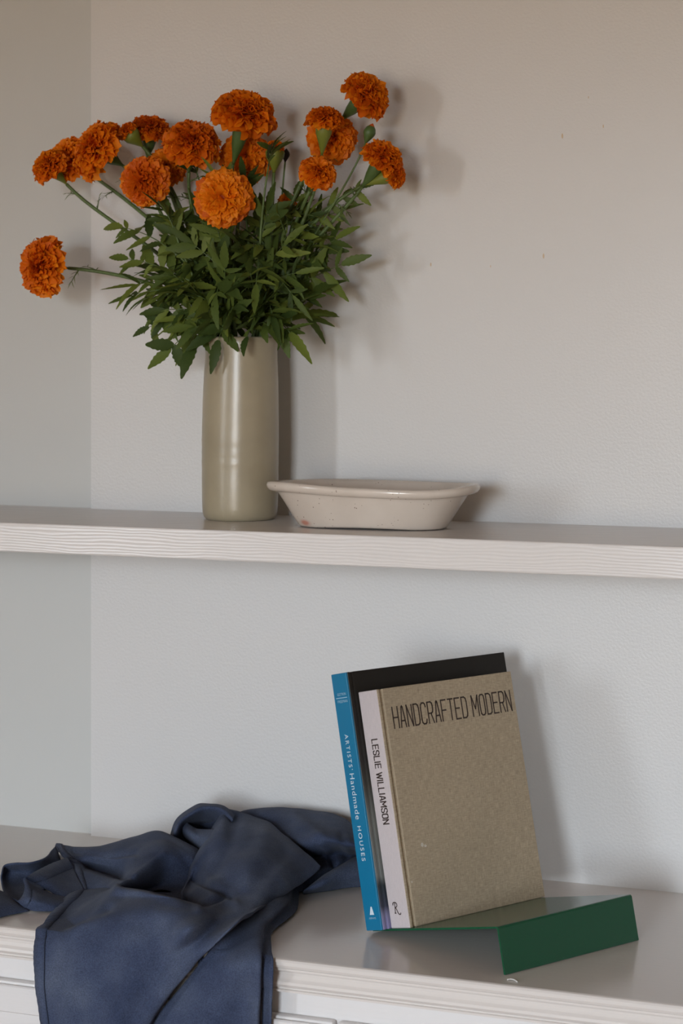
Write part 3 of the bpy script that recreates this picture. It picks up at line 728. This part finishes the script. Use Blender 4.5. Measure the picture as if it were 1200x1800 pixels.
for i, (bx, by, bd, tx, ty, td, pr_, ls, dr_) in enumerate(HANG):
    a = at_d(bx, by, bd); b = at_d(tx, ty, td)
    root, pts = min(shoots, key=lambda s: min((q-a).length for q in s[1]))
    q = min(pts[5:], key=lambda q: (q-a).length)
    d_ = b-q; ln = d_.length
    b2 = b + Vector((0, 0, dr_*ln)); d_ = b2-q
    make_leaf(root, q, d_, d_.length, pr_ + (1 if ln > .07 else 0), ls, dr_*ln/d_.length, Vector((rnd.uniform(-.4, .4), -rnd.uniform(.4, 1.2), rnd.uniform(.1, .9))), 52, rnd, 1.7 if i < 6 else rnd.uniform(.8, 1.5))

# ------------------------------------------------------------------ blue cloth
m_cloth = mat('washed_blue_twill', (.048, .062, .108), .9, .2)
cc = coords(m_cloth)
nA = nd(m_cloth, 'ShaderNodeTexNoise', Scale=16, Detail=6); lk(m_cloth, cc, 'Vector', nA, 'Vector')
rA = ramp(m_cloth, nA, 'Fac', [(.30, (.030, .041, .080)), (.5, (.047, .061, .107)), (.72, (.074, .091, .138))])
nB = nd(m_cloth, 'ShaderNodeTexNoise', Scale=750, Detail=2); lk(m_cloth, cc, 'Vector', nB, 'Vector')
rB = ramp(m_cloth, nB, 'Fac', [(.3, (.72, .72, .72)), (.7, (1.25, 1.25, 1.25))])
mxc = nd(m_cloth, 'ShaderNodeMixRGB', blend_type='MULTIPLY'); mxc.inputs[0].default_value = 1
lk(m_cloth, rA, 'Color', mxc, 'Color1'); lk(m_cloth, rB, 'Color', mxc, 'Color2'); lk(m_cloth, mxc, 'Color', bsdf(m_cloth), 'Base Color')
ctw = coords(m_cloth, (1, 1, 1), 'Object', (0, math.radians(38), 0)); wv2 = nd(m_cloth, 'ShaderNodeTexWave', Scale=520, Distortion=.6); lk(m_cloth, ctw, 'Vector', wv2, 'Vector')
bc = bump(m_cloth, wv2, 'Fac', .25, .0004)
bsdf(m_cloth).inputs['Sheen Weight'].default_value = .04
m_stitch = mat('dark_navy_thread', (.018, .024, .045), .9)
clo = empty('cloth', at_h(300, 1560, 0))
def P(s):                                 # ('h', px, py, height over the worktop) or ('d', px, py, distance from the wall)
    return at_h(s[1], s[2], s[3]) if s[0] == 'h' else at_d(s[1], s[2], s[3])
def to_px(p):
    r = p-CAM; z = r.dot(FW); return 600+F*r.dot(RT)/z, Y0-F*r.z/z
def crease(p, lines):                     # pinch valleys (negative) and ridges (positive) along lines on the cloth
    x, y = to_px(p); dz = 0
    for pl, wd, am in lines:
        best = 1e9
        for (ax_, ay), (bx, by) in zip(pl, pl[1:]):
            ux, uy = bx-ax_, by-ay; q = max(0, min(1, ((x-ax_)*ux+(y-ay)*uy)/(ux*ux+uy*uy)))
            best = min(best, (x-ax_-q*ux)**2+(y-ay-q*uy)**2)
        dz += am*math.exp(-best/(wd*wd))
    return dz
def patch(rows, nu=48, nv_=48, amp=.0012, seed=0, lines=()):
    G = [[s if isinstance(s, Vector) else P(s) for s in r] for r in rows]; mr, mc = len(G), len(G[0]); out = []
    for j in range(nv_):
        tj = (mr-1)*j/(nv_-1); line = []
        cols = [catmull([G[a][c] for a in range(mr)], tj) for c in range(mc)]
        for i in range(nu):
            p = catmull(cols, (mc-1)*i/(nu-1))
            nz = noise.noise_vector(p*22 + Vector((seed, 0, 0)))*amp*1.6 + noise.noise_vector(p*55+Vector((0, seed, 0)))*amp*.5
            p = p+nz
            if lines: p = p + (CAM-p).normalized()*(crease(p, lines)*.7) + UP*(crease(p, lines)*.7)
            if p.y > -D_COUNTER-.008: p.z = max(p.z, ZC+.0022)
            p.y = min(p.y, -.003)
            line.append(p)
        out.append(line)
    return out
def sheet(name, grid, parent, thick=.0016, mat_=None):
    nv_, nu = len(grid), len(grid[0]); v = [p for l in grid for p in l]; f = []
    for j in range(nv_-1):
        for i in range(nu-1): a = j*nu+i; f.append((a, a+nu, a+nu+1, a+1))
    o = mesh(name, v, f, mat_ or m_cloth, None, True); child_world(o, parent)
    md = o.modifiers.new('thickness', 'SOLIDIFY'); md.thickness = thick; md.offset = 0
    return o
CE = D_COUNTER
def H_(*t): return [('h', *q) for q in t]
def D_(*t): return [('d', q[0], q[1], CE+q[2]) for q in t]
front = [
 H_((160, 1560, .002), (185, 1552, .002), (230, 1548, .002), (275, 1545, .002), (315, 1540, .004), (352, 1490, .035), (395, 1427, .070), (450, 1437, .066), (500, 1469, .056), (560, 1520, .036)),
 H_((140, 1566, .003), (170, 1560, .003), (222, 1558, .003), (272, 1562, .003), (318, 1568, .006), (340, 1525, .028), (385, 1470, .060), (440, 1465, .064), (498, 1485, .056), (557, 1526, .034)),
 H_((118, 1577, .006), (165, 1570, .012), (205, 1566, .030), (255, 1571, .036), (305, 1584, .034), (333, 1562, .014), (380, 1520, .044), (435, 1500, .056), (490, 1508, .052), (548, 1534, .032)),
 H_((96, 1600, .004), (138, 1592, .007), (188, 1585, .026), (250, 1580, .038), (305, 1590, .038), (350, 1597, .032), (395, 1560, .032), (440, 1540, .046), (485, 1540, .044), (530, 1552, .026)),
 H_((78, 1622, .004), (118, 1615, .003), (165, 1610, .020), (240, 1600, .034), (300, 1606, .036), (350, 1610, .034), (395, 1592, .027), (436, 1572, .036), (472, 1566, .036), (505, 1568, .024)),
 D_((66, 1645, .006), (100, 1642, .006), (142, 1638, .012), (220, 1630, .015), (285, 1634, .015)) + H_((335, 1634, .030), (380, 1622, .024), (420, 1604, .028), (452, 1594, .028), (478, 1586, .020)),
 D_((62, 1685, .018), (95, 1685, .022), (135, 1684, .027), (200, 1680, .026), (258, 1680, .026), (305, 1676, .024), (345, 1664, .020), (378, 1648, .014), (402, 1634, .010), (420, 1618, .004)),
 D_((65, 1740, .022), (90, 1742, .028), (125, 1744, .033), (175, 1744, .031), (222, 1742, .034), (262, 1736, .032), (296, 1726, .030), (322, 1712, .026), (340, 1698, .022), (352, 1680, .016)),
 D_((75, 1800, .024), (97, 1803, .030), (125, 1806, .035), (162, 1806, .032), (196, 1806, .037), (224, 1802, .035), (246, 1796, .034), (264, 1787, .031), (278, 1775, .027), (289, 1758, .021)),
 D_((92, 1866, .024), (108, 1868, .030), (128, 1870, .035), (152, 1872, .033), (174, 1874, .038), (194, 1874, .036), (210, 1872, .034), (222, 1866, .032), (232, 1858, .030), (240, 1846, .024)),
]
def curl(rows, k=.22, back=.010):          # tuck the right-hand border round behind itself
    G = []
    for r in rows:
        a_, b_ = P(r[-1]), P(r[-2]); e = a_.lerp(b_, k) + (a_-CAM).normalized()*back; e.z -= .002
        G.append([P(s) for s in r] + [e])
    return G
LF = [([(215, 1555), (255, 1562), (300, 1574), (334, 1580)], 5, -.012), ([(205, 1567), (255, 1573), (305, 1586), (350, 1599)], 6, .006), ([(338, 1542), (372, 1560), (405, 1577)], 6, -.006), ([(318, 1578), (355, 1590), (392, 1580)], 5, -.006), ([(350, 1566), (385, 1576), (415, 1590)], 7, .003),
      ([(98, 1629), (150, 1617), (192, 1596)], 7, -.006), ([(205, 1567), (170, 1605), (128, 1642)], 8, .004), ([(412, 1440), (406, 1480), (376, 1530)], 13, -.006), ([(396, 1428), (390, 1462), (355, 1500), (334, 1532)], 9, .004),
      ([(470, 1462), (455, 1500), (420, 1540)], 18, .004), ([(500, 1500), (470, 1530), (430, 1570)], 14, -.004), ([(236, 1650), (222, 1740), (196, 1800)], 20, .004), ([(170, 1660), (150, 1740), (140, 1800)], 16, -.003), ([(300, 1650), (270, 1720), (232, 1800)], 14, -.004)]
gf = patch(curl(front), 130, 130, .0011, 1, LF); sheet('front_flap', gf, clo)
under = [
 H_((430, 1580, .010), (465, 1568, .016), (495, 1560, .020), (512, 1556, .016), (518, 1560, .010), (526, 1572, .003)),
 H_((415, 1612, .010), (448, 1598, .020), (480, 1590, .022), (500, 1590, .018), (505, 1594, .009), (518, 1604, .003)),
 D_((385, 1650, .003)) + H_((425, 1636, .014), (452, 1628, .017), (464, 1628, .014), (467, 1634, .006), (478, 1641, .003)),
 D_((350, 1695, .008), (400, 1690, .018), (440, 1684, .020), (457, 1682, .018), (460, 1686, .008), (480, 1688, .010)),
 D_((305, 1750, .010), (372, 1752, .024), (430, 1752, .018), (455, 1750, .022), (459, 1750, .008), (479, 1752, .012)),
 D_((262, 1804, .010), (360, 1804, .026), (424, 1804, .017), (452, 1802, .024), (457, 1804, .008), (477, 1806, .012)),
 D_((230, 1872, .010), (350, 1876, .026), (420, 1876, .018), (450, 1876, .024), (455, 1876, .008), (474, 1876, .012)),
]
gu = patch(under, 80, 72, .0007, 5); sheet('under_panel', gu, clo)
left = [
 H_((95, 1497, .002), (130, 1499, .002), (180, 1497, .002), (235, 1490, .002), (285, 1486, .004), (335, 1492, .008), (354, 1502, .006)),
 H_((97, 1486, .020), (130, 1489, .022), (178, 1487, .026), (235, 1471, .038), (283, 1463, .048), (335, 1486, .040), (354, 1496, .030)),
 H_((104, 1494, .022), (140, 1500, .022), (190, 1502, .028), (238, 1490, .040), (287, 1477, .050), (338, 1505, .036), (356, 1514, .024)),
 H_((112, 1504, .020), (150, 1512, .016), (198, 1520, .017), (240, 1512, .037), (290, 1496, .046), (335, 1528, .022), (350, 1536, .014)),
 H_((120, 1513, .018), (160, 1524, .008), (204, 1536, .008), (236, 1534, .032), (290, 1524, .028), (330, 1548, .010), (342, 1554, .006)),
 H_((126, 1522, .014), (165, 1531, .016), (200, 1544, .018), (220, 1552, .028), (283, 1550, .010), (325, 1562, .004), (336, 1568, .003)),
 H_((138, 1548, .010), (168, 1552, .013), (190, 1560, .015), (205, 1565, .023), (268, 1562, .004), (320, 1572, .003), (330, 1578, .003)),
 H_((148, 1574, .003), (170, 1574, .004), (188, 1573, .004), (200, 1574, .008), (262, 1572, .003), (315, 1580, .003), (326, 1584, .002)),
]
gl = patch(left, 90, 90, .0011, 9, [([(130, 1497), (190, 1506), (238, 1500)], 6, -.004), ([(150, 1500), (205, 1514), (235, 1508)], 5, .002), ([(150, 1524), (200, 1538), (232, 1546)], 5, -.005), ([(205, 1566), (250, 1533), (288, 1504)], 6, .004)]); sheet('left_fold', gl, clo)
tri = [
 H_((46, 1544, .026), (64, 1534, .026), (90, 1521, .024), (117, 1510, .022)),
 H_((60, 1552, .020), (80, 1545, .021), (104, 1534, .019), (126, 1524, .016)),
 H_((78, 1562, .012), (98, 1560, .013), (118, 1552, .012), (136, 1544, .012)),
 H_((100, 1574, .006), (116, 1575, .006), (132, 1572, .006), (148, 1568, .006)),
 H_((108, 1580, .002), (122, 1582, .002), (136, 1580, .002), (150, 1576, .002)),
]
gtr = patch(tri, 40, 36, .0007, 31); sheet('turned_corner', gtr, clo)
lip = [
 H_((42, 1545, .026), (52, 1552, .022), (70, 1562, .014), (95, 1572, .008), (120, 1579, .004)),
 H_((45, 1562, .020), (58, 1568, .019), (76, 1574, .015), (98, 1582, .010), (122, 1586, .005)),
 H_((40, 1578, .014), (58, 1584, .014), (78, 1588, .011), (98, 1592, .007), (118, 1592, .003)),
 H_((32, 1584, .009), (50, 1598, .003), (72, 1602, .002), (92, 1602, .002), (114, 1598, .002)),
]
gli = patch(lip, 40, 34, .0006, 35); sheet('cuff_front', gli, clo)
bowl = [
 H_((3, 1535, .020), (8, 1521, .026), (28, 1517, .030), (55, 1516, .030), (80, 1507, .030), (97, 1488, .022)),
 H_((2, 1546, .012), (12, 1535, .014), (32, 1533, .014), (58, 1532, .014), (84, 1522, .014), (106, 1510, .014)),
 H_((6, 1562, .007), (16, 1556, .004), (36, 1556, .003), (60, 1550, .003), (86, 1540, .003), (110, 1530, .003)),
 H_((16, 1576, .008), (28, 1576, .004), (44, 1572, .003), (66, 1562, .003), (90, 1552, .003), (112, 1542, .003)),
 H_((34, 1586, .009), (42, 1582, .004), (54, 1576, .003), (72, 1566, .003), (94, 1556, .003), (114, 1548, .003)),
]
gbo = patch(bowl, 44, 40, .0007, 39); sheet('cuff_back', gbo, clo)
tail = [
 H_((-60, 1560, .010), (-20, 1562, .012), (6, 1570, .010), (30, 1586, .005)),
 H_((-60, 1586, .016), (-20, 1588, .015), (8, 1586, .012), (40, 1594, .004)),
 H_((-60, 1622, .002), (-20, 1618, .002), (12, 1609, .002), (52, 1601, .002)),
]
gt = patch(tail, 30, 24, .0008, 17); sheet('tail_fold', gt, clo)
loopf = [
 H_((299, 1490, .020), (301, 1462, .046), (312, 1438, .060), (344, 1416, .074), (365, 1413, .077), (392, 1417, .075), (412, 1434, .068)),
 H_((303, 1492, .024), (308, 1464, .050), (320, 1442, .064), (348, 1424, .076), (366, 1420, .079), (390, 1424, .077), (410, 1440, .069)),
 H_((312, 1494, .018), (318, 1468, .040), (328, 1452, .050), (350, 1440, .058), (366, 1438, .060), (386, 1440, .060), (406, 1452, .058)),
 H_((320, 1502, .006), (326, 1482, .018), (336, 1470, .026), (352, 1462, .030), (366, 1460, .032), (384, 1460, .036), (404, 1466, .044)),
]
go_ = patch(loopf, 56, 34, .0008, 21); sheet('arched_fold', go_, clo)
k1 = [H_((323, 1442, .056), (345, 1433, .064), (366, 1433, .066), (390, 1430, .068)), H_((328, 1448, .050), (346, 1442, .054), (366, 1440, .056), (388, 1440, .060)), H_((334, 1460, .034), (348, 1463, .034), (366, 1463, .036), (386, 1462, .040))]
sheet('pocket_back', patch(k1, 34, 24, .0005, 43), clo)
k2 = [H_((323, 1441, .058), (334, 1450, .056), (350, 1458, .054), (382, 1458, .060)), H_((320, 1455, .051), (334, 1466, .051), (352, 1472, .050), (380, 1474, .056)), H_((324, 1472, .036), (338, 1484, .036), (352, 1490, .037), (374, 1490, .044)), H_((334, 1490, .018), (346, 1498, .018), (354, 1504, .020), (372, 1506, .028))]
sheet('pocket_front', patch(k2, 36, 34, .0006, 47), clo)
back = [
 [('d', 400, 1500, .012), ('d', 450, 1500, .010), ('d', 500, 1505, .008), ('d', 560, 1512, .008), ('d', 610, 1518, .008), ('d', 650, 1522, .010)],
 [('d', 395, 1445, .030), ('d', 440, 1434, .026), ('d', 490, 1430, .022), ('d', 545, 1434, .022), ('d', 600, 1446, .024), ('d', 640, 1470, .028)],
 [('d', 400, 1440, .055), ('d', 432, 1425, .055), ('d', 480, 1423, .050), ('d', 540, 1428, .046), ('d', 596, 1440, .048), ('d', 635, 1466, .05)],
 [('d', 400, 1470, .085), ('d', 440, 1456, .088), ('d', 490, 1450, .090), ('d', 545, 1450, .088), ('d', 598, 1458, .088), ('d', 636, 1480, .084)],
 [('d', 420, 1505, .120), ('d', 460, 1496, .118), ('d', 505, 1486, .124), ('d', 552, 1480, .132), ('d', 602, 1480, .128), ('d', 638, 1494, .110)],
 H_((450, 1530, .014), (490, 1522, .016), (530, 1512, .024), (568, 1506, .030), (606, 1500, .030), (640, 1506, .018)),
 H_((480, 1552, .006), (515, 1544, .012), (546, 1534, .018), (578, 1524, .022), (608, 1516, .022), (642, 1518, .010)),
 H_((500, 1572, .002), (530, 1568, .002), (556, 1558, .003), (584, 1546, .003), (612, 1538, .003), (645, 1532, .003)),
]
gb = patch(back, 96, 96, .0016, 25, [([(450, 1440), (500, 1480), (540, 1506)], 13, -.007), ([(560, 1478), (578, 1500), (586, 1520)], 6, -.006), ([(600, 1470), (612, 1495), (606, 1515)], 8, -.004), ([(520, 1440), (560, 1470), (575, 1500)], 12, .004)]); sheet('back_fold', gb, clo)
b2_ = [
 H_((545, 1560, .004), (572, 1540, .006), (600, 1522, .008), (628, 1508, .008), (660, 1498, .008)),
 H_((535, 1565, .010), (562, 1545, .020), (592, 1526, .027), (622, 1510, .031), (655, 1496, .034)),
 H_((532, 1569, .006), (565, 1556, .016), (598, 1542, .020), (628, 1534, .022), (658, 1526, .024)),
 H_((535, 1571, .002), (566, 1567, .002), (600, 1562, .003), (630, 1559, .003), (660, 1556, .003)),
]
sheet('back_hem_fold', patch(b2_, 44, 34, .0007, 51), clo)
# hems: a doubled strip along the free edges with a line of stitching
def hem(grid_edge, inner, name='hem'):
    a = [p for p in grid_edge]; b = [p for p in inner]; v, f = [], []
    n_ = len(a)
    for i in range(n_):
        nrm = ((b[i]-a[i]).cross(a[min(i+1, n_-1)]-a[max(i-1, 0)])).normalized()
        if nrm.dot(CAM-a[i]) < 0: nrm = -nrm
        wob = 1+.12*math.sin(i*1.9)
        e = (a[i]-b[i]).normalized()*.0006
        v += [a[i]+e-nrm*.0012, a[i]+e+nrm*.0021*wob, a[i].lerp(b[i], .5)+nrm*.0024*wob, b[i]+nrm*.0020*wob, b[i]+nrm*.0002]
    for i in range(n_-1):
        for k in range(4): q = i*5+k; f.append((q, q+1, q+6, q+5))
    o = mesh(name, v, f, m_cloth, None, True); child_world(o, clo)
    me = tube_mesh('stitching', [b[i].lerp(a[i], .12)+((CAM-b[i]).normalized())*.0028 for i in range(n_)], .00045, 5); me.materials.append(m_stitch)
    s = link('stitching', me, None, o)
def col_at(g, t):
    return [l[0].lerp(l[1], 0) if t == 0 else catmull(l, t) for l in g]
hem([l[0] for l in gf[22:]], [catmull(l, 6.4+1.2*math.sin(i*.02)) for i, l in enumerate(gf[22:])])
hem(gtr[0], gtr[10])
hem([l[0] for l in gl[46:]], [catmull(l, 6) for l in gl[46:]])
hem([l[0] for l in gl[8:46]], [catmull(l, 5) for l in gl[8:46]])
hem([l[0] for l in gli], [catmull(l, 8) for l in gli])
tag(clo, 'crumpled dark blue twill cloth with stitched hem draped over the worktop edge', 'cloth')
